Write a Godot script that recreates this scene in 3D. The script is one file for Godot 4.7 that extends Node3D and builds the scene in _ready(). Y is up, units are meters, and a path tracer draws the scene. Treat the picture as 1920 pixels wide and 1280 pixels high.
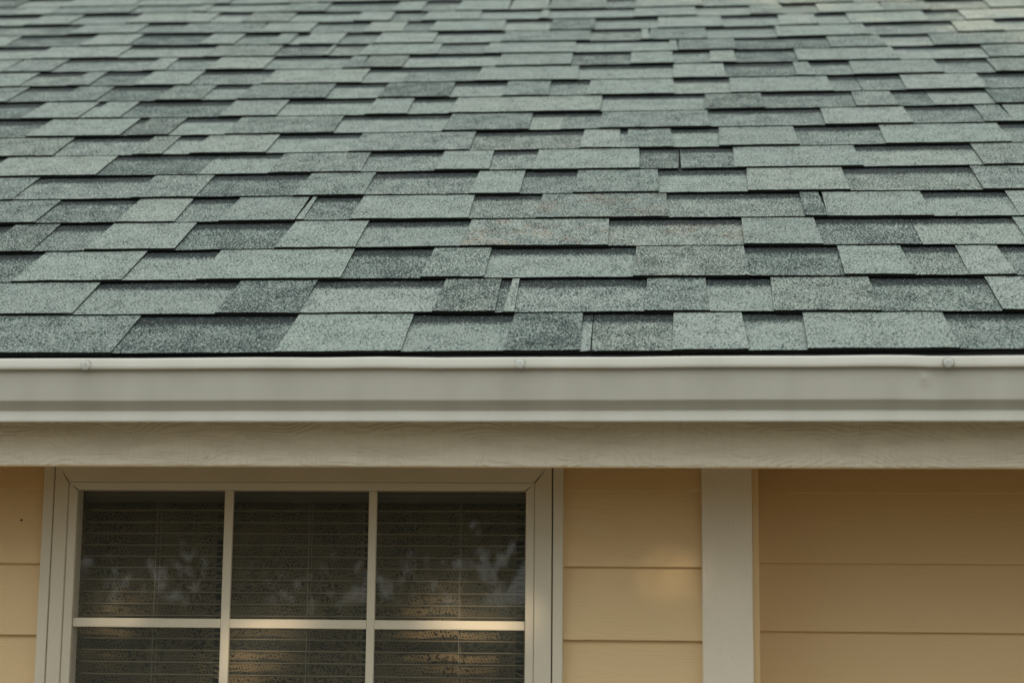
extends Node3D

# Close view of a house eave: shingled roof, gutter, fascia, lap siding and a window.
# The eave edge of the roof is the x axis (y = 0, z = 0); the house lies towards -z.

const PITCH := 0.507227            # roof slope
const COURSE := 0.17875            # exposure of one shingle course
const HALF := 24                   # courses up to the ridge
const WALL_Z := -0.30              # face of the wall with the window
const RECESS_Z := -0.46            # face of the recessed wall on the right
const GROUND_Y := -2.15
const SUN_FROM := Vector3(0.404, 0.292, 0.867)

# where flecks of sun land on the house: the crown of the tree is open along these lines towards the sun
const GAPS := [
	Vector3(0.022, -0.325, -0.295),
	Vector3(-0.057, -0.343, -0.295),
	Vector3(0.120, -0.344, -0.295),
	Vector3(0.320, -0.411, -0.455),
	Vector3(0.327, -0.467, -0.455),
	Vector3(-0.928, -0.408, -0.400),
	Vector3(-0.613, -0.410, -0.400),
	Vector3(-0.540, -0.427, -0.400),
	Vector3(-0.379, -0.404, -0.400),
	Vector3(-0.316, -0.438, -0.400),
	Vector3(-0.710, -0.486, -0.400),
	Vector3(-0.467, -0.492, -0.400),
]

var rng := RandomNumberGenerator.new()
var M := {}
var house: Node3D

# One line per course, from the eave up: how far the butt line wanders (mm, at the left, middle and right of the view),
# then the joints along the eave (mm) between tabs: T raised tab, S single-layer tab; L light, M middle, D dark, E mixed granules, R with tan patches.
const COURSES := [
	[[-2.0, 2.0, 8.4], "TM -832 SD -583 TL -391 SL -238 TD -123 SL -110 SE 12 TL 125 SL 212 TL 433 SM"],
	[[0.9, 3.8, -7.8], "TL -950 SL -715 TD -577 SL -367 TD -266 SD -255 TL -236 SM -30 TM 73 SL 172 TM 339 SE 518 TL"],
	[[-3.6, 4.0, -6.3], "SD -1108 TL -916 SL -790 TL -542 SD -407 TM -298 SL -51 TE 143 SD 296 TL 411 SM 497 TL 574 SM"],
	[[-8.6, 5.8, -14.2], "SD -1226 TD -1133 SM -1036 TL -870 SD -689 TL -543 SL -358 TR -96 SR 139 TL 277 SD 445 SL 624 TL"],
	[[-1.4, 4.9, -16.7], "TM -1184 SD -1032 TL -918 SM -832 TL -687 TL -672 SD -587 TL -362 SM -237 TR 9 SM 256 TD 299 TL 491 SL 642 TL"],
	[[-8.0, 0.9, -11.1], "TM -1286 SM -1049 TM -917 SD -723 TM -582 SE -376 TL -275 SM -175 TM -7 SL 164 TL 360 SM 606 TM"],
	[[-3.8, 6.1, 0.3], "SM -1419 TL -1170 SD -955 SL -813 TE -619 SM -467 TL -354 SM -266 TL -47 SD 34 SE 143 TL 401 SL 635 TM"],
	[[-5.8, 1.6, 10.3], "TM -1320 SM -1142 TM -1075 SL -1017 TL -850 SL -669 TM -409 SE -176 TL -90 SL -80 TM 20 SL 119 TL 288 SM 467 TL 728 SM"],
	[[-6.7, -0.8, 16.3], "SD -1436 TL -1218 SD -1200 TD -1106 SL -983 TE -735 SL -488 TM -294 SL -225 SM -141 TM 105 SM 354 TL 547 SM 699 TM 762 TL"],
	[[0.5, -3.4, 15.1], "SD -1511 TL -1370 SL -1356 TL -1270 SD -1037 TL -898 SL -692 TL -592 SL -493 TL -140 SL 96 TD 235 SE 440 TM 536 SD 615 SL 751 TD"],
	[[6.8, -5.3, 3.0], "TM -1608 SM -1485 TM -1385 SD -1235 TE -1119 SL -1032 TM -813 SL -687 TD -512 SL -386 TM -273 SM -181 TL 30 SL 160 TL 405 SM 469 SM 575 TL 768 SM"],
	[[12.5, -0.9, 7.8], "TL -1642 SM -1519 TM -1459 SD -1338 TL -1193 SE -1011 TL -754 SL -651 SM -468 TL -211 SL 25 TL 158 SD 327 TL 373 SM 469 TL 689 SM 814 TM"],
	[[19.4, 3.7, 11.9], "TL -1751 TM -1617 SM -1370 TL -1310 SM -1198 TL -1043 SL -834 TM -785 TE -673 SL -430 TL -234 SD -86 TL 28 SM 122 TL 191 SD 342 TL 602 SL 827 TM"],
	[[20.0, -6.0, 10.4], "SL -1733 TL -1492 SL -1248 TM -1052 SD -916 TL -900 SM -816 TL -602 SM -477 TL -234 SL 15 TL 41 TE 197 SD 440 TM 588 SL 715 TM"],
	[[18.1, -22.5, 9.1], "TL -1874 SD -1650 TL -1507 SD -1303 TL -1199 SM -1100 TL -1043 SL -1010 TL -900 SM -804 TL -635 SL -447 TM -200 SM -62 TL -37 TM 124 SL 311 TL 564 SM 803 TL 928 SL"],
	[[21.7, -25.1, 10.0], "SM -1851 SD -1742 TL -1537 SM -1421 TM -1173 TL -1016 SM -861 TL -745 SM -668 TL -453 SL -323 TD -192 SL -16 TL 172 SL 330 TL 442 SL 526 TL 752 SM 849 TL"],
	[[16.5, -18.9, 12.2], "SL -1930 TL -1791 SL -1614 TL -1357 SL -1258 TM -1112 SL -916 TL -805 SM -709 TL -540 SL -362 TL -334 SL -86 TL 100 SL 255 TM 356 SM 452 TL 643 TM 781 SM 949 TL"],
	[[19.3, -34.0, 10.7], "TM -2030 TL -1912 TM -1658 SM -1454 TL -1412 SL -1174 TM -1033 SM -823 TL -729 SM -627 TL -465 TL -345 TM -168 SM -83 TL 124 SL 346 TM 568 SL 757 TL 962 SM"],
]


# ------------------------------------------------------------------ helpers
func lin(r: float, g: float, b: float) -> Color:
	return Color(r, g, b).linear_to_srgb()


func tex(im: Image) -> ImageTexture:
	return ImageTexture.create_from_image(im)


func start() -> SurfaceTool:
	var st := SurfaceTool.new()
	st.begin(Mesh.PRIMITIVE_TRIANGLES)
	st.set_smooth_group(-1)
	return st


func quad(st: SurfaceTool, p: Array, uv: Array, out: Vector3) -> void:
	var n: Vector3 = (p[2] - p[0]).cross(p[1] - p[0])
	var order := [0, 1, 2, 0, 2, 3]
	if n.dot(out) < 0.0:
		order = [0, 2, 1, 0, 3, 2]
	for i in order:
		st.set_uv(uv[i])
		st.add_vertex(p[i])


func place(axis: int, a: float, p: Vector2) -> Vector3:
	# a along the axis; p is (z, y) for x, (x, z) for y, (x, y) for z
	if axis == 0:
		return Vector3(a, p.y, p.x)
	if axis == 1:
		return Vector3(p.x, a, p.y)
	return Vector3(p.x, p.y, a)


func extrude(st: SurfaceTool, poly: PackedVector2Array, axis: int, a0: float, a1: float, steps := 1, wave = null, caps := true) -> void:
	var n := poly.size()
	var turn := -1.0 if Geometry2D.is_polygon_clockwise(poly) else 1.0
	for k in steps:
		var s0 := lerpf(a0, a1, float(k) / steps)
		var s1 := lerpf(a0, a1, float(k + 1) / steps)
		var v := 0.0
		for i in n:
			var p := poly[i]
			var q := poly[(i + 1) % n]
			var d := q - p
			var o := place(axis, 0.0, Vector2(-d.y, d.x) * turn)
			var pts := [place(axis, s0, p), place(axis, s1, p), place(axis, s1, q), place(axis, s0, q)]
			if wave != null:
				for j in 4:
					pts[j] = wave.call(pts[j])
			var w := v + d.length()
			quad(st, pts, [Vector2(s0, v), Vector2(s1, v), Vector2(s1, w), Vector2(s0, w)], o)
			v = w
	if caps:
		var tri := Geometry2D.triangulate_polygon(poly)
		for e in 2:
			var a := a1 if e else a0
			var o := place(axis, 1.0 if e else -1.0, Vector2.ZERO)
			for t in range(0, tri.size(), 3):
				var p3 := [place(axis, a, poly[tri[t]]), place(axis, a, poly[tri[t + 1]]), place(axis, a, poly[tri[t + 2]])]
				var nn: Vector3 = (p3[2] - p3[0]).cross(p3[1] - p3[0])
				for i in ([0, 1, 2] if nn.dot(o) >= 0.0 else [0, 2, 1]):
					st.set_uv(poly[tri[t + i]])
					st.add_vertex(p3[i])


func octagon(lo: Vector2, hi: Vector2, c: float) -> PackedVector2Array:
	return PackedVector2Array([Vector2(lo.x + c, lo.y), Vector2(hi.x - c, lo.y), Vector2(hi.x, lo.y + c), Vector2(hi.x, hi.y - c), Vector2(hi.x - c, hi.y), Vector2(lo.x + c, hi.y), Vector2(lo.x, hi.y - c), Vector2(lo.x, lo.y + c)])


func bar(st: SurfaceTool, lo: Vector3, hi: Vector3, c: float, axis: int) -> void:
	if axis == 0:
		extrude(st, octagon(Vector2(lo.z, lo.y), Vector2(hi.z, hi.y), c), 0, lo.x, hi.x)
	elif axis == 1:
		extrude(st, octagon(Vector2(lo.x, lo.z), Vector2(hi.x, hi.z), c), 1, lo.y, hi.y)
	else:
		extrude(st, octagon(Vector2(lo.x, lo.y), Vector2(hi.x, hi.y), c), 2, lo.z, hi.z)


func obj(called: String, st: SurfaceTool, m: Material, parent: Node = self) -> MeshInstance3D:
	st.generate_normals()
	var o := MeshInstance3D.new()
	o.mesh = st.commit()
	o.mesh.surface_set_material(0, m)
	o.name = numbered(called, parent)
	parent.add_child(o, true)
	return o


func numbered(called: String, parent: Node) -> String:
	if not parent.has_node(called):
		return called
	var k := 1
	while parent.has_node("%s_%03d" % [called, k]):
		k += 1
	return "%s_%03d" % [called, k]


func tag(o: Node, label := "", category := "", group := "", kind := "") -> void:
	for e in [["label", label], ["category", category], ["group", group], ["kind", kind]]:
		if e[1] != "":
			o.set_meta(e[0], e[1])


func base(called: String, parent: Node = self) -> Node3D:
	var o := Node3D.new()
	o.name = numbered(called, parent)
	parent.add_child(o, true)
	return o


# ------------------------------------------------------------------ materials
func granules(dark: float, band: bool, tan_share: float, seed_: int, tan_patches := false) -> Array:
	# mineral granules: 0.9 mm per texel, u along the eave, v up the slope from the butt edge
	var w := 1024
	var h := 256
	var r := RandomNumberGenerator.new()
	r.seed = seed_
	var clump := FastNoiseLite.new()
	clump.seed = seed_
	clump.frequency = 0.32
	clump.fractal_octaves = 2
	var patch := FastNoiseLite.new()
	patch.seed = seed_ + 7
	patch.frequency = 0.012
	patch.fractal_octaves = 3
	var data := PackedByteArray()
	data.resize(w * h * 3)
	var bump := PackedByteArray()
	bump.resize(w * h)
	var pale := [Vector3(173, 180, 174), Vector3(187, 192, 188), Vector3(156, 166, 159), Vector3(141, 157, 149), Vector3(197, 201, 194)]
	var deep := [Vector3(34, 46, 45), Vector3(52, 68, 67), Vector3(24, 32, 33), Vector3(70, 86, 84)]
	var warm := [Vector3(186, 158, 132), Vector3(164, 136, 114)]
	for gy in h / 2:
		var up := gy * 2 * 0.0009
		var b := 0.0
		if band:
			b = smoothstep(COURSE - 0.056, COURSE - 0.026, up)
		for gx in w / 2:
			var c := clump.get_noise_2d(gx * 1.0, gy * 1.0)
			var p := dark + 0.55 * c + 0.30 * patch.get_noise_2d(gx * 2.0, gy * 2.0)
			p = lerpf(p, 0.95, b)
			var col: Vector3
			if r.randf() < p:
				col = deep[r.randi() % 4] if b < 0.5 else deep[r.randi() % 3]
			elif r.randf() < tan_share + (0.30 * smoothstep(-0.1, 0.4, patch.get_noise_2d(gx * 1.2 + 500.0, gy * 1.6)) if tan_patches else 0.0):  # tan granules gather in soft patches
				col = warm[r.randi() % 2]
			else:
				col = pale[r.randi() % 5]
			col *= 1.0 - 0.10 * c
			var hgt := r.randi() % 160 + 60
			for j in 4:
				var at := (gy * 2 + j / 2) * w + gx * 2 + j % 2
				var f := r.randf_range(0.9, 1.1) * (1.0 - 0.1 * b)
				data[at * 3] = int(clampf(col.x * f, 0, 255))
				data[at * 3 + 1] = int(clampf(col.y * f, 0, 255))
				data[at * 3 + 2] = int(clampf(col.z * f, 0, 255))
				bump[at] = hgt
	return [tex(Image.create_from_data(w, h, false, Image.FORMAT_RGB8, data)), tex(Image.create_from_data(w, h, false, Image.FORMAT_L8, bump))]


func make_granule_materials() -> void:
	var tints := [Color(1, 1, 1), Color(0.96, 0.97, 0.968), Color(0.995, 0.99, 0.98), Color(0.967, 0.98, 0.974), Color(0.925, 0.937, 0.935)]
	var n := 0
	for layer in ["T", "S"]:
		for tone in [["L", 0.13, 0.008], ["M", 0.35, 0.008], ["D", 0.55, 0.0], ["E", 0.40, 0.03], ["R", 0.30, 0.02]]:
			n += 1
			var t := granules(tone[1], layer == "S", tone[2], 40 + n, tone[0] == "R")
			var set_of := []
			for c in tints:
				var m := StandardMaterial3D.new()
				m.resource_name = "granules"
				m.albedo_texture = t[0]
				m.albedo_color = Color(c.r * 0.765, c.g * 0.772, c.b * 0.755)
				m.roughness = 0.9
				m.metallic_specular = 0.38
				m.heightmap_enabled = true
				m.heightmap_texture = t[1]
				m.heightmap_scale = 0.06
				set_of.append(m)
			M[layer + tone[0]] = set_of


func plain(called: String, c: Color, rough: float, spec := 0.5) -> StandardMaterial3D:
	var m := StandardMaterial3D.new()
	m.resource_name = called
	m.albedo_color = c
	m.roughness = rough
	m.metallic_specular = spec
	return m


func blotched(m: StandardMaterial3D, freq: float, low: float, seed_: int, world := true) -> StandardMaterial3D:
	# faint weathering of the paint
	var nz := FastNoiseLite.new()
	nz.seed = seed_
	nz.frequency = freq
	nz.fractal_octaves = 4
	var t := NoiseTexture2D.new()
	t.width = 512
	t.height = 512
	t.seamless = true
	t.noise = nz
	var g := Gradient.new()
	g.set_color(0, Color(low, low, low * 0.98))
	g.set_color(1, Color(1, 1, 1))
	t.color_ramp = g
	m.albedo_texture = t
	m.uv1_triplanar = world
	m.uv1_world_triplanar = world
	m.uv1_scale = Vector3(0.8, 0.8, 0.8)
	return m


func grain_image(w: int, h: int, rings: float, stretch: float, saw: float, seed_: int) -> Image:
	# embossed wood grain along u
	var warp := FastNoiseLite.new()
	warp.seed = seed_
	warp.frequency = 1.0
	warp.fractal_octaves = 3
	var fine := FastNoiseLite.new()
	fine.seed = seed_ + 3
	fine.frequency = 1.0
	fine.fractal_octaves = 2
	var data := PackedByteArray()
	data.resize(w * h)
	for y in h:
		for x in w:
			var fx := float(x) / h
			var fy := float(y) / h
			var d := warp.get_noise_2d(fx * stretch, fy * 1.6)
			var s := sin((fy + d * 0.34) * rings)
			var v := 0.5 + 0.22 * signf(s) * pow(absf(s), 0.6) + 0.22 * fine.get_noise_2d(fx * 3.0, fy * 42.0)
			v += saw * fine.get_noise_2d(fx * 60.0 + 400.0, fy * 0.7)
			data[y * w + x] = int(clampf(v, 0.0, 1.0) * 255.0)
	return Image.create_from_data(w, h, false, Image.FORMAT_L8, data)


func embossed(m: StandardMaterial3D, im: Image, depth_cm: float, scale: Vector2) -> StandardMaterial3D:
	m.heightmap_enabled = true
	m.heightmap_texture = tex(im)
	m.heightmap_scale = depth_cm
	m.uv1_scale = Vector3(scale.x, scale.y, 1)
	return m


func lace_image() -> Image:
	var n := 768
	var data := PackedByteArray()
	data.resize(n * n * 4)
	var r := RandomNumberGenerator.new()
	r.seed = 12
	var blooms := []
	for i in 30:
		blooms.append([Vector2(r.randf() * n, r.randf() * n), r.randf_range(18, 62), r.randi_range(5, 9), r.randf() * TAU])
	var weave := FastNoiseLite.new()
	weave.seed = 3
	weave.frequency = 0.012
	for y in n:
		for x in n:
			# a net of small holes, closed here and there by solid stitches
			var jog := weave.get_noise_2d(x * 2.0 + 900.0, y * 2.0) * 9.0
			var row := floori((y + jog) / 8.0)
			var hx := fposmod(x + jog + (row % 2) * 4.5, 9.0) - 4.5
			var hy := fposmod(y + jog, 8.0) - 4.0
			var open := 5.0 * clampf(1.0 + 1.5 * weave.get_noise_2d(x, y), 0.25, 1.5)
			var solid := 0.97 if hx * hx + hy * hy * 1.2 > open else 0.03
			for b in blooms:
				var d := Vector2(x, y) - (b[0] as Vector2)
				d.x -= roundf(d.x / n) * n
				d.y -= roundf(d.y / n) * n
				var l := d.length()
				var rad: float = b[1]
				if l > rad * 1.3:
					continue
				var a: float = d.angle() + b[3]
				var petal: float = rad * (0.66 + 0.34 * cos(a * b[2]))
				if l < petal:
					solid = 1.0
					if absf(l - petal * 0.72) < 2.5:
						solid = 0.03
				elif l < petal + 8.0:
					solid = 0.03 if sin(a * rad * 0.5) > 0.1 else 0.97
			if x % 384 < 30:
				solid = 0.97 if (x % 384 < 5 or x % 384 > 24 or fposmod(y + jog, 15.0) < 6.0) else 0.03
			var at := (y * n + x) * 4
			data[at] = 235
			data[at + 1] = 226
			data[at + 2] = 206
			data[at + 3] = int(solid * 255)
	return Image.create_from_data(n, n, false, Image.FORMAT_RGBA8, data)


func make_materials() -> void:
	make_granule_materials()
	M.butt = plain("asphalt edge", lin(0.016, 0.017, 0.015), 0.95, 0.2)
	M.deck = plain("roof felt", lin(0.02, 0.02, 0.02), 0.95)
	M.drip = plain("black metal edge", lin(0.012, 0.013, 0.013), 0.6)
	M.gutter = blotched(plain("gutter enamel", lin(0.55, 0.525, 0.455), 0.42, 0.5), 0.012, 0.92, 3)
	M.gutter.uv1_scale = Vector3(1.6, 0.7, 0.7)
	M.screw = plain("weathered screw", lin(0.52, 0.51, 0.46), 0.5)
	M.rim_disc = plain("dark rim", lin(0.24, 0.22, 0.17), 0.7)
	M.fascia = embossed(plain("fascia paint", lin(0.87, 0.79, 0.64), 0.6, 0.4), grain_image(2048, 256, 140.0, 0.7, 0.36, 5), 0.26, Vector2(0.5, 4.8))
	M.fascia.uv1_offset = Vector3(0.6, 0, 0)
	M.trim = embossed(plain("trim paint", lin(0.77, 0.695, 0.56), 0.6, 0.4), grain_image(1024, 256, 150.0, 0.3, 0.05, 9), 0.06, Vector2(1.6, 6.4))
	M.vinyl = blotched(plain("window vinyl", lin(0.73, 0.66, 0.53), 0.4, 0.5), 0.01, 0.94, 8)
	M.siding = embossed(plain("siding paint", lin(0.75, 0.55, 0.305), 0.6, 0.35), grain_image(1024, 256, 150.0, 0.25, 0.04, 21), 0.04, Vector2(1.4, 5.6))
	M.soffit = plain("soffit paint", lin(0.56, 0.37, 0.17), 0.7)
	M.gap = plain("dark gap", lin(0.03, 0.025, 0.02), 0.9)
	var g := plain("window glass", Color(0.9, 0.95, 0.93, 0.04), 0.0)
	g.transparency = BaseMaterial3D.TRANSPARENCY_ALPHA
	M.glass = g
	M.slat = plain("blind vinyl", lin(0.24, 0.19, 0.11), 0.5)
	M.cord = plain("blind cord", lin(0.25, 0.22, 0.16), 0.8)
	M.rail = plain("dark blind rail", lin(0.05, 0.045, 0.03), 0.6)
	var l := plain("lace", lin(0.21, 0.175, 0.12), 0.95, 0.2)
	l.transparency = BaseMaterial3D.TRANSPARENCY_ALPHA
	l.albedo_texture = tex(lace_image())
	M.lace = l
	M.room = plain("room paint", lin(0.05, 0.045, 0.035), 0.9)
	M.lawn = blotched(plain("lawn", lin(0.06, 0.085, 0.03), 0.95, 0.2), 0.05, 0.6, 30)
	M.bounce_ground = blotched(plain("sandy paving", lin(0.15, 0.125, 0.095), 0.95, 0.2), 0.05, 0.7, 33)  # for the added ground sheet that bounces light
	M.bark = blotched(plain("bark", lin(0.07, 0.055, 0.04), 0.95, 0.2), 0.05, 0.5, 31)
	var leaf := plain("leaf", lin(0.055, 0.085, 0.025), 0.6, 0.4)
	leaf.backlight_enabled = true
	leaf.backlight = lin(0.10, 0.14, 0.03)
	M.leaf = leaf


# ------------------------------------------------------------------ roof
func butt_line(dv: Array, u: float) -> float:
	# smooth wander of a course's lower edge
	var t := clampf((u + 1.3) / 2.1, -0.1, 1.1)
	var a: float = dv[0]
	var b: float = dv[1]
	var c: float = dv[2]
	return 0.001 * (a * (1 - t) * (1 - 2 * t) + b * 4 * t * (1 - t) + c * t * (2 * t - 1))


func shingle(k: int, dv: Array, u0: float, u1: float, code: String, left: String, right: String, into: Dictionary = {}) -> void:
	var raised := code[0] == "T"
	var e0 := 0.0006
	var e1 := 0.0006
	if not raised:
		e0 = -0.010 if left.begins_with("T") else 0.0007
		e1 = -0.010 if right.begins_with("T") else 0.0007
	var inset := 0.0045 if raised else 0.0
	var n := clampi(roundi((u1 - u0) / 0.03), 2, 8)
	var mid := (u0 + u1) / 2.0
	var v_mid := k * COURSE + butt_line(dv, mid)
	var origin := Vector3(mid, 0, -v_mid)
	var lift := rng.randf_range(-0.0004, 0.0012)
	var tilt := rng.randf_range(-0.0009, 0.0009)
	var slip := rng.randf_range(-0.0014, 0.0014)
	var skew := rng.randf_range(-0.0025, 0.0025)
	var long := COURSE + 0.035
	var off := rng.randf()
	var top := []
	for j in 3:
		var line := []
		var f := [0.0, 0.5, 1.0][j] as float
		for i in n + 1:
			var s := float(i) / n
			var a := u0 + e0 + inset * f * 0.85
			var b := u1 - e1 - inset * f * 0.85
			var u := lerpf(a, b, s) + (skew * (1.0 - f) if i == 0 or i == n else 0.0)
			var rough := rng.randf_range(-0.0012, 0.0012) if j == 0 else 0.0
			var v := butt_line(dv, u) - v_mid + k * COURSE + long * f + (slip + rough) * (1.0 - f) - (0.0012 if raised and j == 0 else 0.0)
			var y := lerpf(0.0, -0.0055 if raised else -0.0065, f) + (-0.0005 if raised else -0.0030)
			if j < 2:
				y += lift * (1.0 - f) + tilt * (s - 0.5) * (1.0 - f) + rng.randf_range(-0.0003, 0.0003)
			line.append(Vector3(u - mid, y, -v))
		top.append(line)
	var st: SurfaceTool
	var se: SurfaceTool
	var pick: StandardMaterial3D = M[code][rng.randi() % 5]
	if into.is_empty():
		st = start()
		se = start()
	else:
		if not into.has(pick):
			into[pick] = start()
		st = into[pick]
		se = into[M.butt]
	var shift := origin if not into.is_empty() else Vector3.ZERO
	var thick := 0.0058 if raised else 0.003
	for j in 2:
		for i in n:
			var p := [top[j][i], top[j][i + 1], top[j + 1][i + 1], top[j + 1][i]]
			var uv := []
			for q in p:
				uv.append(Vector2(off + (q.x + mid) / 0.9216, clampf((-q.z + 0.001) / 0.2304, 0.0, 0.97)))
			for c in 4:
				p[c] += shift
			quad(st, p, uv, Vector3.UP)
	var z2 := [Vector2.ZERO, Vector2.ZERO, Vector2.ZERO, Vector2.ZERO]
	for i in n:
		var a: Vector3 = top[0][i] + shift
		var b: Vector3 = top[0][i + 1] + shift
		quad(se, [a, b, b + Vector3(0, -thick, -0.001), a + Vector3(0, -thick, -0.001)], z2, Vector3.BACK)
	for side in [0, n]:
		for j in 2:
			var a: Vector3 = top[j][side] + shift
			var b: Vector3 = top[j + 1][side] + shift
			quad(se, [a, b, b + Vector3(0, -thick, 0), a + Vector3(0, -thick, 0)], z2, Vector3.LEFT if side == 0 else Vector3.RIGHT)
	var bl: Vector3 = top[0][0] + shift
	var br: Vector3 = top[0][n] + shift
	var tl: Vector3 = top[2][0] + shift
	var tr: Vector3 = top[2][n] + shift
	var dn := Vector3(0, -thick, 0)
	quad(se, [bl + dn, br + dn, tr + dn, tl + dn], z2, Vector3.DOWN)
	if into.is_empty():
		st.generate_normals()
		se.generate_normals()
		var o := MeshInstance3D.new()
		var mesh := st.commit()
		se.commit(mesh)
		mesh.surface_set_material(0, pick)
		mesh.surface_set_material(1, M.butt)
		o.mesh = mesh
		o.name = "shingle" if count == 0 else "shingle_%03d" % count
		count += 1
		o.position = origin
		if code[1] == "R":
			o.set_meta("label", "shingle with faint tan patches")
		roof.add_child(o, true)


var count := 0
var roof: Node3D


func random_tabs(from: float, to: float) -> Array:
	# joints and codes of a run of tabs nobody sees closely
	var out := []
	var u := from
	var raised := rng.randf() < 0.5
	while u < to:
		var w := rng.randf_range(0.08, 0.24)
		out.append([u, minf(u + w, to), ("T" if raised else "S") + "LLMMLDE"[rng.randi() % 7]])
		raised = not raised if rng.randf() < 0.88 else raised
		u += w
	return out


func build_roof() -> void:
	var st := start()
	extrude(st, PackedVector2Array([Vector2(0.012, -0.014), Vector2(0.012, -0.030), Vector2(-HALF * COURSE, -0.030), Vector2(-HALF * COURSE, -0.014)]), 0, -3.2, 2.2)
	roof = obj("roof", st, M.deck, house)
	roof.rotation.x = PITCH
	var rest := {M.butt: start()}
	for k in HALF:
		var dv: Array = [0.0, 0.0, 0.0]
		var lo := -1.10 - 0.066 * k   # the left and right limits of the view on this course
		var hi := 0.53 + 0.034 * k
		if k < COURSES.size():
			dv = COURSES[k][0]
			var t: PackedStringArray = (COURSES[k][1] as String).split(" ")
			var first := minf(lo, float(t[1]) / 1000.0) - rng.randf_range(0.05, 0.12)
			var last := maxf(hi, float(t[t.size() - 2]) / 1000.0) + rng.randf_range(0.06, 0.13)
			var tabs := []
			for i in range(0, t.size(), 2):
				tabs.append([first if i == 0 else float(t[i - 1]) / 1000.0, last if i == t.size() - 1 else float(t[i + 1]) / 1000.0, t[i]])
			for i in tabs.size():
				shingle(k, dv, tabs[i][0], tabs[i][1], tabs[i][2], tabs[i - 1][2] if i > 0 else "", tabs[i + 1][2] if i < tabs.size() - 1 else "")
			lo = first
			hi = last
		else:
			hi = lo
		for run in [random_tabs(-3.18, lo), random_tabs(hi, 2.18)]:
			for i in run.size():
				shingle(k, dv, run[i][0], run[i][1], run[i][2], run[i - 1][2] if i > 0 else "", run[i + 1][2] if i < run.size() - 1 else "", rest)
	var mesh: ArrayMesh
	var mats := []
	for m in rest:
		rest[m].generate_normals()
		mesh = rest[m].commit(mesh) if mesh else rest[m].commit()
		mats.append(m)
	for i in mats.size():
		mesh.surface_set_material(i, mats[i])
	var o := MeshInstance3D.new()
	o.mesh = mesh
	o.name = "outer_shingles"
	o.set_meta("kind", "stuff")
	roof.add_child(o, true)
	# starter strip and drip edge under the first course
	st = start()
	extrude(st, PackedVector2Array([Vector2(-0.004, -0.007), Vector2(-0.004, -0.0135), Vector2(-0.12, -0.0135), Vector2(-0.12, -0.011)]), 0, -3.19, 2.19)
	obj("starter_strip", st, M.butt, roof)
	# far slope
	st = start()
	var top := Vector2(-HALF * COURSE * cos(PITCH), HALF * COURSE * sin(PITCH))
	extrude(st, PackedVector2Array([top + Vector2(0, 0.004), Vector2(top.x * 2, 0.0), Vector2(top.x * 2, -0.03), top + Vector2(0, -0.03)]), 0, -3.2, 2.2)
	obj("far_slope", st, M.TM[1], house)


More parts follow.
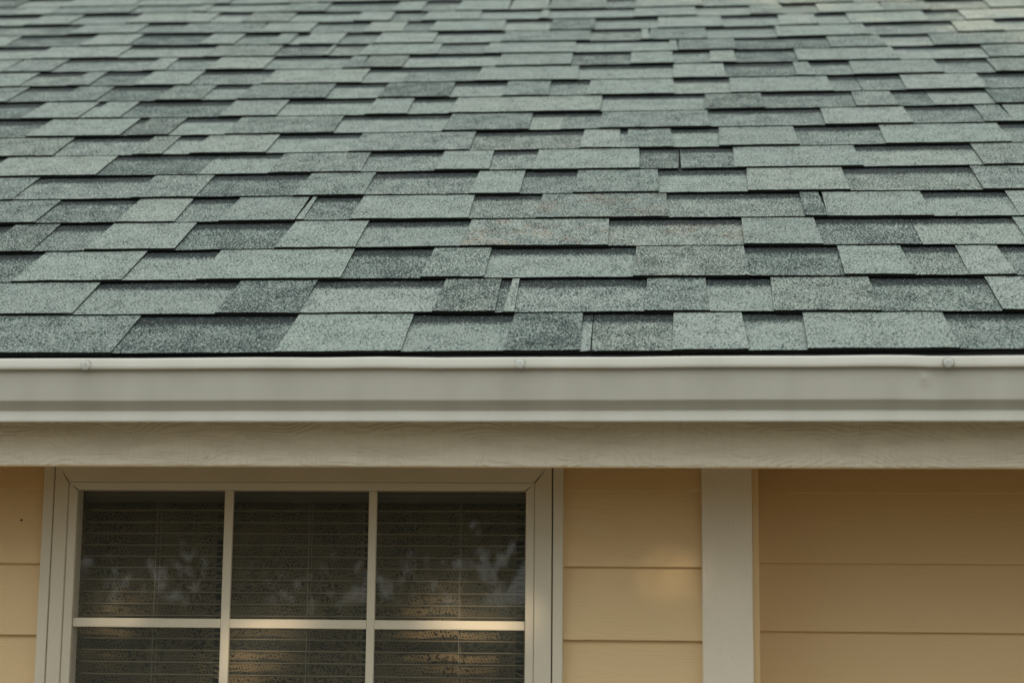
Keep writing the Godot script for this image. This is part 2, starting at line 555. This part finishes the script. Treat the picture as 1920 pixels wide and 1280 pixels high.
# ------------------------------------------------------------------ eave
func build_gutter() -> void:
	var P := func(z: float, y: float) -> Vector2: return Vector2(z, y)
	var prof := PackedVector2Array()
	# outer face from the lip down, then back along the inside
	for p in [[0.0775, -0.0262], [0.0795, -0.0238], [0.0825, -0.0232], [0.0860, -0.0240], [0.0885, -0.0262], [0.0903, -0.0310], [0.0918, -0.0360], [0.0918, -0.0395], [0.0900, -0.0410], [0.0860, -0.0414], [0.0832, -0.0418], [0.0830, -0.0430],
			[0.0822, -0.055], [0.0810, -0.070], [0.0795, -0.0840], [0.0788, -0.0858], [0.0762, -0.0885], [0.0705, -0.0945], [0.0670, -0.0985], [0.0668, -0.0995], [0.0680, -0.1003], [0.0700, -0.1065], [0.0718, -0.1130], [0.0716, -0.1148], [0.0695, -0.1160],
			[0.0660, -0.1150], [0.0, -0.1050], [-0.0065, -0.1040], [-0.0065, -0.016], [-0.0045, -0.016], [-0.0045, -0.102], [0.060, -0.1040], [0.0645, -0.103], [0.0650, -0.099], [0.075, -0.087], [0.078, -0.080], [0.0805, -0.050], [0.0805, -0.034]]:
		prof.append(P.call(p[0], p[1]))
	var nz := FastNoiseLite.new()
	nz.seed = 77
	nz.frequency = 1.6
	var wave := func(p: Vector3) -> Vector3:
		var s := clampf((p.y + 0.12) / 0.09, 0.0, 1.0)
		if p.z > 0.0:
			p.y += 0.0022 * nz.get_noise_1d(p.x * 2.0) * s
			p.z += 0.0030 * nz.get_noise_1d(p.x * 1.3 + 40.0) * s
			# small dent under the lip
			var d := Vector2(p.x - 0.367, p.y + 0.052).length()
			p.z += 0.0028 * exp(-d * d / 0.00006) - 0.0016 * exp(-d * d / 0.0012)
		return p
	var st := start()
	extrude(st, prof, 0, -3.25, 0.30, 40, wave, false)
	extrude(st, prof, 0, 0.30, 0.42, 60, wave, false)
	extrude(st, prof, 0, 0.42, 2.25, 20, wave, false)
	var g := obj("gutter", st, M.gutter, house)
	for x in [-1.476, -0.8413, -0.2053, 0.3985, 1.03]:
		var s := start()
		var ring := PackedVector2Array()
		for i in 18:
			ring.append(Vector2(cos(TAU * i / 18), sin(TAU * i / 18)))
		var steps := [[0.0, 0.0070], [0.0030, 0.0071], [0.0042, 0.0058], [0.0048, 0.0035], [0.0050, 0.0004]]
		for k in steps.size() - 1:
			for i in 18:
				var a := ring[i]
				var b := ring[(i + 1) % 18]
				var p := []
				for q in [[a, k], [b, k], [b, k + 1], [a, k + 1]]:
					p.append(Vector3(q[0].x * steps[q[1]][1], q[0].y * steps[q[1]][1], steps[q[1]][0]))
				quad(s, p, [a, b, b, a], Vector3(a.x, a.y, 1.0))
		extrude(s, octagon(Vector2(-0.0002, -0.004), Vector2(0.0002, 0.004), 0.00005), 2, 0.0046, 0.0052)
		var w := start()
		extrude(w, ring_of(0.0083), 2, -0.001, 0.0006)
		var seat := obj("rim_disc", w, M.rim_disc, g)  # dark disc behind the screw head, for a darker outline
		seat.position = Vector3(x, -0.0352, 0.0910)
		var o := obj("screw", s, M.screw, g)
		o.position = Vector3(x, -0.0352, 0.0908)
		o.rotation.x = rng.randf_range(-0.15, 0.1)
		o.rotation.y = rng.randf_range(-0.15, 0.15)


func ring_of(r: float) -> PackedVector2Array:
	var out := PackedVector2Array()
	for i in 20:
		out.append(Vector2(cos(TAU * i / 20), sin(TAU * i / 20)) * r)
	return out


func build_eave() -> void:
	var st := start()
	extrude(st, PackedVector2Array([Vector2(0.004, -0.014), Vector2(0.004, -0.040), Vector2(0.0025, -0.040), Vector2(0.0025, -0.0155), Vector2(-0.10, 0.040), Vector2(-0.10, 0.042)]), 0, -3.2, 2.2)
	obj("drip_edge", st, M.drip, house)
	st = start()
	extrude(st, octagon(Vector2(-0.028, -0.1728), Vector2(-0.008, -0.03), 0.0016), 0, -3.2, 2.2, 24)
	var f := obj("fascia_board", st, M.fascia, house)
	f.rotation.z = -0.0012
	st = start()
	bar(st, Vector3(-3.2, -0.125, -0.60), Vector3(2.2, -0.117, -0.0285), 0.001, 0)
	obj("soffit", st, M.soffit, house)


# ------------------------------------------------------------------ walls
func plank(parent: Node, x0: float, x1: float, y0: float, y1: float, z: float) -> void:
	# one lap board: its foot stands proud over the board below
	var st := start()
	extrude(st, PackedVector2Array([Vector2(z + 0.0026, y0), Vector2(z + 0.0032, y0 + 0.0012), Vector2(z - 0.0085, y1 + 0.018), Vector2(z - 0.0155, y1 + 0.018), Vector2(z - 0.007, y0)]), 0, x0, x1)
	var o := obj("siding_plank", st, M.siding, parent)
	o.position.y = 0.0


func build_walls() -> void:
	var st := start()
	bar(st, Vector3(-3.2, GROUND_Y, WALL_Z - 0.14), Vector3(-1.0, -0.118, WALL_Z - 0.022), 0.001, 1)
	bar(st, Vector3(-0.19, GROUND_Y, WALL_Z - 0.14), Vector3(0.140, -0.118, WALL_Z - 0.022), 0.001, 1)
	bar(st, Vector3(-1.0, GROUND_Y, WALL_Z - 0.14), Vector3(-0.19, -1.06, WALL_Z - 0.022), 0.001, 1)
	var wall := obj("wall", st, M.siding, house)
	var y := [-0.06, -0.186, -0.3065, -0.4232]
	while y[-1] > GROUND_Y + 0.15:
		y.append(y[-1] - 0.1185)
	for i in y.size() - 1:
		plank(wall, -3.2, -1.018, y[i + 1], minf(y[i], -0.145), WALL_Z)
		plank(wall, -0.170, 0.0645, y[i + 1], minf(y[i], -0.145), WALL_Z)
		if y[i] < -1.08:
			plank(wall, -1.018, -0.170, y[i + 1], y[i], WALL_Z)
	st = start()
	bar(st, Vector3(0.1405, GROUND_Y, RECESS_Z - 0.14), Vector3(2.2, -0.118, RECESS_Z - 0.022), 0.001, 1)
	var back := obj("recessed_wall", st, M.siding, house)
	y = [-0.06, -0.1745, -0.2922, -0.4056]
	while y[-1] > GROUND_Y + 0.15:
		y.append(y[-1] - 0.1175)
	for i in y.size() - 1:
		plank(back, 0.142, 2.2, y[i + 1], minf(y[i], -0.145), RECESS_Z)
	# corner board, its edge strip and the return behind it
	st = start()
	bar(st, Vector3(0.0595, GROUND_Y, WALL_Z - 0.016), Vector3(0.1400, -0.126, WALL_Z + 0.012), 0.0015, 1)
	obj("corner_board", st, M.trim, house)
	st = start()
	bar(st, Vector3(0.1405, GROUND_Y, RECESS_Z - 0.02), Vector3(0.1508, -0.126, WALL_Z - 0.004), 0.001, 1)
	obj("edge_strip", st, M.siding, house)
	# nail heads in the boards left of the window
	for p in [Vector3(-1.066, -0.235, 0), Vector3(-1.032, -0.272, 0)]:
		st = start()
		extrude(st, octagon(Vector2(-0.0018, -0.0018), Vector2(0.0018, 0.0018), 0.0009), 2, -0.004, 0.0012)
		var o := obj("nail", st, M.gap, wall)
		o.position = Vector3(p.x, p.y, WALL_Z - 0.0035)


# ------------------------------------------------------------------ window
func frame_bar(called: String, x0: float, x1: float, y0: float, y1: float, z0: float, z1: float, m: Material, parent: Node, ch := 0.0012) -> MeshInstance3D:
	var st := start()
	bar(st, Vector3(x0, y0, z0), Vector3(x1, y1, z1), ch, 0 if x1 - x0 > y1 - y0 else 1)
	return obj(called, st, m, parent)


func mitred(called: String, outer: Rect2, inner: Rect2, z: Array, m: Material, parent: Node, open_bottom: float) -> void:
	# head and two jambs with mitred corners, profile z (outer edge, inner edge), depth behind z[2]
	var o := [Vector2(outer.position.x, open_bottom), outer.position + Vector2(0, outer.size.y), outer.end, Vector2(outer.end.x, open_bottom)]
	var n := [Vector2(inner.position.x, open_bottom), inner.position + Vector2(0, inner.size.y), inner.end, Vector2(inner.end.x, open_bottom)]
	var gap := 0.0004
	for i in 3:
		var st := start()
		var a: Vector2 = o[i]
		var b: Vector2 = o[i + 1]
		var c: Vector2 = n[i + 1]
		var d: Vector2 = n[i]
		var t := (b - a).normalized() * gap
		a += t
		d += t
		b -= t
		c -= t
		var e := 0.0012
		var inw := (d - a).normalized() if i != 1 else Vector2(0, -1)
		inw = Vector2(1, 0) if i == 0 else Vector2(0, -1) if i == 1 else Vector2(-1, 0)
		var front := [[a, z[0] - e], [b, z[0] - e], [b + inw * e, z[0]], [a + inw * e, z[0]], [d - inw * e, z[1]], [c - inw * e, z[1]], [c, z[1] - e], [d, z[1] - e]]
		var v := func(q: Array) -> Vector3: return Vector3(q[0].x, q[0].y, q[1])
		var uv := [Vector2(0, 0), Vector2(1, 0), Vector2(1, 1), Vector2(0, 1)]
		var back := func(q: Vector2) -> Vector3: return Vector3(q.x, q.y, z[2])
		var out3 := Vector3(-inw.x, -inw.y, 0)
		quad(st, [v.call(front[0]), v.call(front[1]), v.call(front[2]), v.call(front[3])], uv, Vector3.BACK + out3)
		quad(st, [v.call(front[3]), v.call(front[2]), v.call(front[5]), v.call(front[4])], uv, Vector3.BACK)
		quad(st, [v.call(front[4]), v.call(front[5]), v.call(front[6]), v.call(front[7])], uv, Vector3.BACK - out3)
		quad(st, [v.call(front[0]), v.call(front[1]), back.call(b), back.call(a)], uv, out3)
		quad(st, [v.call(front[7]), v.call(front[6]), back.call(c), back.call(d)], uv, -out3)
		quad(st, [back.call(a), back.call(b), back.call(c), back.call(d)], uv, Vector3.FORWARD)
		var along := Vector3(t.x, t.y, 0)
		quad(st, [v.call(front[0]), back.call(a), back.call(d), v.call(front[7])], uv, -along)
		quad(st, [v.call(front[1]), back.call(b), back.call(c), v.call(front[6])], uv, along)
		obj(called, st, m, parent)


func build_window() -> void:
	var w := base("window", house)
	var low := -1.03
	# outer trim strips and the dark joint beside them
	frame_bar("trim_strip", -1.0255, -1.0085, low, -0.126, WALL_Z - 0.02, WALL_Z + 0.014, M.vinyl, w)
	frame_bar("trim_strip", -0.1795, -0.1632, low, -0.126, WALL_Z - 0.02, WALL_Z + 0.014, M.vinyl, w)
	frame_bar("joint", -0.1820, -0.1790, low, -0.126, WALL_Z - 0.02, WALL_Z + 0.004, M.gap, w, 0.0002)
	mitred("casing", Rect2(-1.0075, -0.9, 0.8260, 0.9 - 0.138), Rect2(-0.9850, -0.9, 0.7755, 0.9 - 0.1715), [WALL_Z + 0.012, WALL_Z + 0.010, WALL_Z - 0.06], M.vinyl, w, low)
	mitred("sash", Rect2(-0.9848, -0.9, 0.7750, 0.9 - 0.1718), Rect2(-0.9710, -0.9, 0.7465, 0.9 - 0.1848), [WALL_Z + 0.0065, WALL_Z + 0.003, WALL_Z - 0.03], M.vinyl, w, low)
	frame_bar("sill", -1.03, -0.16, low - 0.04, low, WALL_Z - 0.06, WALL_Z + 0.03, M.vinyl, w)
	frame_bar("meeting_rail", -0.9705, -0.2250, -0.640, -0.604, WALL_Z - 0.028, WALL_Z - 0.001, M.vinyl, w)
	var gz := WALL_Z - 0.007
	var xs := [-0.9705, -0.7235, -0.7092, -0.4831, -0.4699, -0.2250]
	var ys := [-0.1850, -0.3945, -0.4093, -0.604]
	for c in 3:
		for r in 2:
			var st := start()
			quad(st, [Vector3(xs[c * 2], ys[r * 2], gz), Vector3(xs[c * 2 + 1], ys[r * 2], gz), Vector3(xs[c * 2 + 1], ys[r * 2 + 1], gz), Vector3(xs[c * 2], ys[r * 2 + 1], gz)], [Vector2(0, 0), Vector2(1, 0), Vector2(1, 1), Vector2(0, 1)], Vector3.BACK)
			obj("pane", st, M.glass, w)
	var st := start()
	quad(st, [Vector3(-0.9705, -0.640, gz), Vector3(-0.2250, -0.640, gz), Vector3(-0.2250, low, gz), Vector3(-0.9705, low, gz)], [Vector2(0, 0), Vector2(1, 0), Vector2(1, 1), Vector2(0, 1)], Vector3.BACK)
	obj("pane", st, M.glass, w)
	for c in 2:
		frame_bar("muntin", xs[c * 2 + 1], xs[c * 2 + 2], -0.604, -0.1852, gz - 0.004, gz + 0.005, M.vinyl, w)
	for c in 3:
		frame_bar("muntin", xs[c * 2] + 0.0003, xs[c * 2 + 1] - 0.0003, ys[2], ys[1], gz - 0.004, gz + 0.0045, M.vinyl, w)
	# the dark room behind
	st = start()
	bar(st, Vector3(-2.2, -2.2, -2.4), Vector3(0.1, -2.1, -0.45), 0.001, 0)
	bar(st, Vector3(-2.2, -0.02, -2.4), Vector3(0.1, 0.06, -0.45), 0.001, 0)
	bar(st, Vector3(-2.3, -2.2, -2.4), Vector3(-2.2, 0.06, -0.45), 0.001, 1)
	bar(st, Vector3(0.1, -2.2, -2.4), Vector3(0.139, 0.06, -0.45), 0.001, 1)
	bar(st, Vector3(-2.3, -2.2, -2.5), Vector3(0.139, 0.06, -2.4), 0.001, 1)
	bar(st, Vector3(-2.3, -0.12, -0.47), Vector3(0.139, 0.06, -0.442), 0.001, 0)
	obj("room", st, M.room, house)


func build_blind() -> void:
	var b := base("window_blind")
	b.position = Vector3(-0.598, -0.19, WALL_Z - 0.052)
	tag(b, "tan slatted blind hanging open behind the grid of window panes", "window blind")
	var st := start()
	bar(st, Vector3(-0.372, -0.012, -0.014), Vector3(0.372, 0.014, 0.014), 0.001, 0)
	obj("head_rail", st, M.rail, b)
	st = start()
	var arc := PackedVector2Array()
	for i in 7:
		var t := i / 6.0 * 2.0 - 1.0
		arc.append(Vector2(t * 0.0115, 0.0016 * (1.0 - t * t)))
	for i in 7:
		var t := 1.0 - i / 6.0 * 2.0
		arc.append(Vector2(t * 0.0115, 0.0016 * (1.0 - t * t) - 0.0007))
	extrude(st, arc, 0, -0.370, 0.370, 4)
	var first := obj("slat", st, M.slat, b)
	for k in 23:
		var s: MeshInstance3D = first if k == 0 else first.duplicate()
		if k > 0:
			s.name = "slat_%03d" % k
			b.add_child(s, true)
		s.position = Vector3(rng.randf_range(-0.001, 0.001), -0.0255 - 0.0193 * k + rng.randf_range(-0.0007, 0.0007), 0)
		s.rotation = Vector3(rng.randf_range(-0.05, 0.03) - 0.06, 0, rng.randf_range(-0.0012, 0.0012))
	st = start()
	for x in [-0.248, 0.010, 0.262]:
		for z in [-0.0125, 0.0125]:
			bar(st, Vector3(x - 0.0004, -0.48, z - 0.0005), Vector3(x + 0.0004, -0.012, z + 0.0005), 0.0002, 1)
	obj("ladder_cords", st, M.cord, b)


func build_curtain() -> void:
	var st := start()
	var n := 90
	var x0 := -1.02
	var x1 := -0.20
	for i in n:
		var p := []
		for s in [[i, -0.16], [i + 1, -0.16], [i + 1, -0.80], [i, -0.80]]:
			var t := float(s[0]) / n
			var z := 0.005 * sin(t * 34.0) + 0.003 * sin(t * 71.0 + 1.3)
			p.append(Vector3(lerpf(x0, x1, t), s[1], WALL_Z - 0.105 + z))
		var u0 := float(i) / n * 1.6
		var u1 := float(i + 1) / n * 1.6
		quad(st, p, [Vector2(u0, 0), Vector2(u1, 0), Vector2(u1, 1.18), Vector2(u0, 1.18)], Vector3.BACK)
	var o := obj("lace_curtain", st, M.lace)
	tag(o, "cream lace curtain with flower pattern hanging behind the open blind", "curtain")


# ------------------------------------------------------------------ garden behind the viewer, mirrored in the panes
func build_garden() -> void:
	var st := start()
	quad(st, [Vector3(-400, GROUND_Y, -400), Vector3(400, GROUND_Y, -400), Vector3(400, GROUND_Y, 400), Vector3(-400, GROUND_Y, 400)], [Vector2(0, 0), Vector2(1, 0), Vector2(1, 1), Vector2(0, 1)], Vector3.UP)
	tag(obj("ground", st, M.lawn), "", "", "", "structure")

	st = start()
	quad(st, [Vector3(-7, GROUND_Y + 0.004, -0.44), Vector3(7, GROUND_Y + 0.004, -0.44), Vector3(7, GROUND_Y + 0.004, 9), Vector3(-7, GROUND_Y + 0.004, 9)], [Vector2(0, 0), Vector2(1, 0), Vector2(1, 1), Vector2(0, 1)], Vector3.UP)
	tag(obj("bounce_sheet", st, M.bounce_ground), "", "", "", "structure")  # unseen sheet added to bounce warm light up under the eave
	# a broad tree between the low sun and the house; the light that reaches the house slips through gaps between its leaves
	var centre := Vector3(4.24, 3.72, 7.73)
	var tree := base("tree")
	tree.position = Vector3(4.44, GROUND_Y, 7.83)
	tag(tree, "broad leafy garden tree standing between the low sun and the house", "tree")
	var t := start()
	limb(t, Vector3(0, -0.1, 0), Vector3(0.15, 2.6, 0.1), 0.24, 0.17)
	for e in [Vector3(-1.4, 6.2, -0.5), Vector3(0.9, 7.2, -0.4), Vector3(-0.6, 7.6, 0.5), Vector3(1.4, 6.0, 0.4), Vector3(-1.6, 5.2, 0.3)]:
		limb(t, Vector3(0.15, 2.5, 0.1), Vector3(0.15, 2.6, 0.1).lerp(e, 0.5) + Vector3(0, 0.35, 0), 0.13, 0.08)
		limb(t, Vector3(0.15, 2.6, 0.1).lerp(e, 0.5) + Vector3(0, 0.35, 0), e, 0.08, 0.02)
	obj("trunk", t, M.bark, tree)
	leaves("crown", tree, 38000, centre, Vector3(2.2, 2.2, 1.2), 0.15, GAPS)
	# a spreading tree farther off, its leaning stem and the sky under its crown mirrored in the panes
	var far_tree := base("tree")
	far_tree.position = Vector3(-5.3, GROUND_Y, 14.0)
	tag(far_tree, "spreading tree with a leaning stem, mirrored in the window panes", "tree")
	t = start()
	limb(t, Vector3(0, -0.1, 0), Vector3(1.25, 2.6, 0.0), 0.20, 0.15)
	limb(t, Vector3(1.25, 2.6, 0.0), Vector3(2.6, 4.6, 0.2), 0.14, 0.05)
	limb(t, Vector3(1.25, 2.6, 0.0), Vector3(0.2, 4.8, -0.2), 0.12, 0.04)
	limb(t, Vector3(1.25, 2.6, 0.0), Vector3(-1.0, 3.8, 0.1), 0.09, 0.03)
	obj("trunk", t, M.bark, far_tree)
	leaves("crown", far_tree, 24000, Vector3(-3.9, 2.0, 14.0), Vector3(4.4, 2.35, 1.4), 0.25, [])
	var hedge := base("hedge")
	hedge.position = Vector3(-4.0, GROUND_Y, 30.0)
	tag(hedge, "long low clipped hedge at the far end of the lawn", "hedge")
	leaves("foliage", hedge, 14000, Vector3(-4.0, -1.15, 30.0), Vector3(17.0, 1.3, 0.8), 0.5, [])


func limb(st: SurfaceTool, a: Vector3, b: Vector3, r0: float, r1: float) -> void:
	var d := (b - a).normalized()
	var s := d.cross(Vector3(0.31, 0.2, 0.93)).normalized()
	var q := d.cross(s)
	for i in 10:
		var p := []
		for e in [[a, r0, i], [a, r0, i + 1], [b, r1, i + 1], [b, r1, i]]:
			var w: float = TAU * e[2] / 10.0
			p.append(e[0] + (s * cos(w) + q * sin(w)) * e[1])
		var m := TAU * (i + 0.5) / 10.0
		quad(st, p, [Vector2(0, 0), Vector2(1, 0), Vector2(1, 1), Vector2(0, 1)], s * cos(m) + q * sin(m))


func leaves(called: String, parent: Node3D, number: int, centre: Vector3, reach: Vector3, size: float, gaps: Array) -> void:
	var st := start()
	var half := [Vector3(0, 0, -0.5), Vector3(0.26, 0.05, -0.05), Vector3(0, 0, 0.5), Vector3(-0.26, 0.05, -0.05)]
	var uv := [Vector2(0, 0), Vector2(1, 0), Vector2(1, 1)]
	quad(st, [half[0], half[1], half[2], half[3]], [uv[0], uv[1], uv[2], uv[0]], Vector3.UP)
	st.generate_normals()
	var mesh := st.commit()
	mesh.surface_set_material(0, M.leaf)
	var sun := SUN_FROM.normalized()
	var clumps := FastNoiseLite.new()
	clumps.seed = 61
	clumps.frequency = 1.3
	var across := Vector3.UP.cross(sun).normalized()
	var above := sun.cross(across)
	var spots: Array[Transform3D] = []
	while spots.size() < number:
		var p := Vector3(rng.randf_range(-1, 1), rng.randf_range(-1, 1), rng.randf_range(-1, 1))
		var at := centre + p * reach
		if gaps.is_empty():
			if reach.x < 9.0 and (p.length() > 1.0 or clumps.get_noise_3dv(at) < lerpf(0.05, -0.5, smoothstep(0.1, 0.95, at.y))):
				continue
		else:
			var r := Vector2(p.x, p.y).length()
			if r > 1.0 or absf(p.z) > 1.0 - 0.5 * r * r:
				continue
			# the crown is thinner on its upper right side
			if rng.randf() < 0.95 * smoothstep(0.62, 1.05, 1.5 * p.x + p.y):
				continue
			at = centre + across * p.x * reach.x + above * p.y * reach.y + sun * p.z * reach.z
		if at.y < GROUND_Y + 0.05:
			continue
		var k := size * rng.randf_range(0.7, 1.25)
		var clear := true
		for g in gaps:
			var d: Vector3 = at - g
			if (d - sun * d.dot(sun)).length() < (0.020 if g.x < -0.2 else 0.003) + k * 0.30:
				clear = false
				break
		if clear:
			var b := Basis.from_euler(Vector3(rng.randf_range(-1.5, 1.5), rng.randf() * TAU, rng.randf_range(-0.8, 0.8))).scaled_local(Vector3.ONE * k)
			spots.append(Transform3D(b, at - parent.position))
	var mm := MultiMesh.new()
	mm.transform_format = MultiMesh.TRANSFORM_3D
	mm.mesh = mesh
	mm.instance_count = number
	for i in number:
		mm.set_instance_transform(i, spots[i])
	var o := MultiMeshInstance3D.new()
	o.multimesh = mm
	o.name = called
	o.set_meta("kind", "stuff")
	parent.add_child(o, true)



func _ready() -> void:
	rng.seed = 2024
	var cam := Camera3D.new()
	cam.name = "camera"
	var at := CameraAttributesPhysical.new()
	at.frustum_focal_length = 64.87
	at.exposure_aperture = 4.6
	at.frustum_focus_distance = 3.15
	at.frustum_near = 0.05
	at.frustum_far = 1000.0
	cam.attributes = at
	cam.fov = 20.9616
	cam.near = 0.05
	cam.far = 1000.0
	cam.transform = Transform3D(Basis(Vector3.UP, 0.0832207) * Basis(Vector3.RIGHT, 0.1613696) * Basis(Vector3.BACK, 0.0093005), Vector3(0, -0.42739, 2.69457))
	add_child(cam)
	cam.current = true

	var env := Environment.new()
	env.background_mode = Environment.BG_SKY
	var sky := Sky.new()
	var sm := ProceduralSkyMaterial.new()
	sm.sky_top_color = Color(0.95, 0.975, 0.975)
	sm.sky_horizon_color = Color(0.66, 0.67, 0.64)
	sm.sky_curve = 0.1
	sm.ground_bottom_color = Color(0.20, 0.19, 0.15)
	sm.ground_horizon_color = Color(0.42, 0.42, 0.38)
	sm.energy_multiplier = 1.0
	sky.sky_material = sm
	env.sky = sky
	env.tonemap_mode = Environment.TONE_MAPPER_LINEAR
	env.tonemap_exposure = 1.75
	env.sdfgi_enabled = true
	env.ssao_enabled = true
	env.ssil_enabled = true
	var we := WorldEnvironment.new()
	we.name = "world_environment"
	we.environment = env
	add_child(we)

	var sun := DirectionalLight3D.new()
	sun.name = "sun"
	sun.light_energy = 0.6
	sun.light_color = Color(1.0, 0.90, 0.77)
	sun.light_angular_distance = 0.45
	sun.shadow_enabled = true
	sun.sky_mode = DirectionalLight3D.SKY_MODE_LIGHT_ONLY
	sun.transform = Transform3D(Basis.looking_at(-SUN_FROM, Vector3.UP), Vector3.ZERO)
	add_child(sun)

	make_materials()
	build_garden()
	house = base("house")
	tag(house, "tan lap sided house with grey green shingled roof and pale gutter", "house")
	build_roof()
	build_eave()
	build_gutter()
	build_walls()
	build_window()
	build_blind()
	build_curtain()
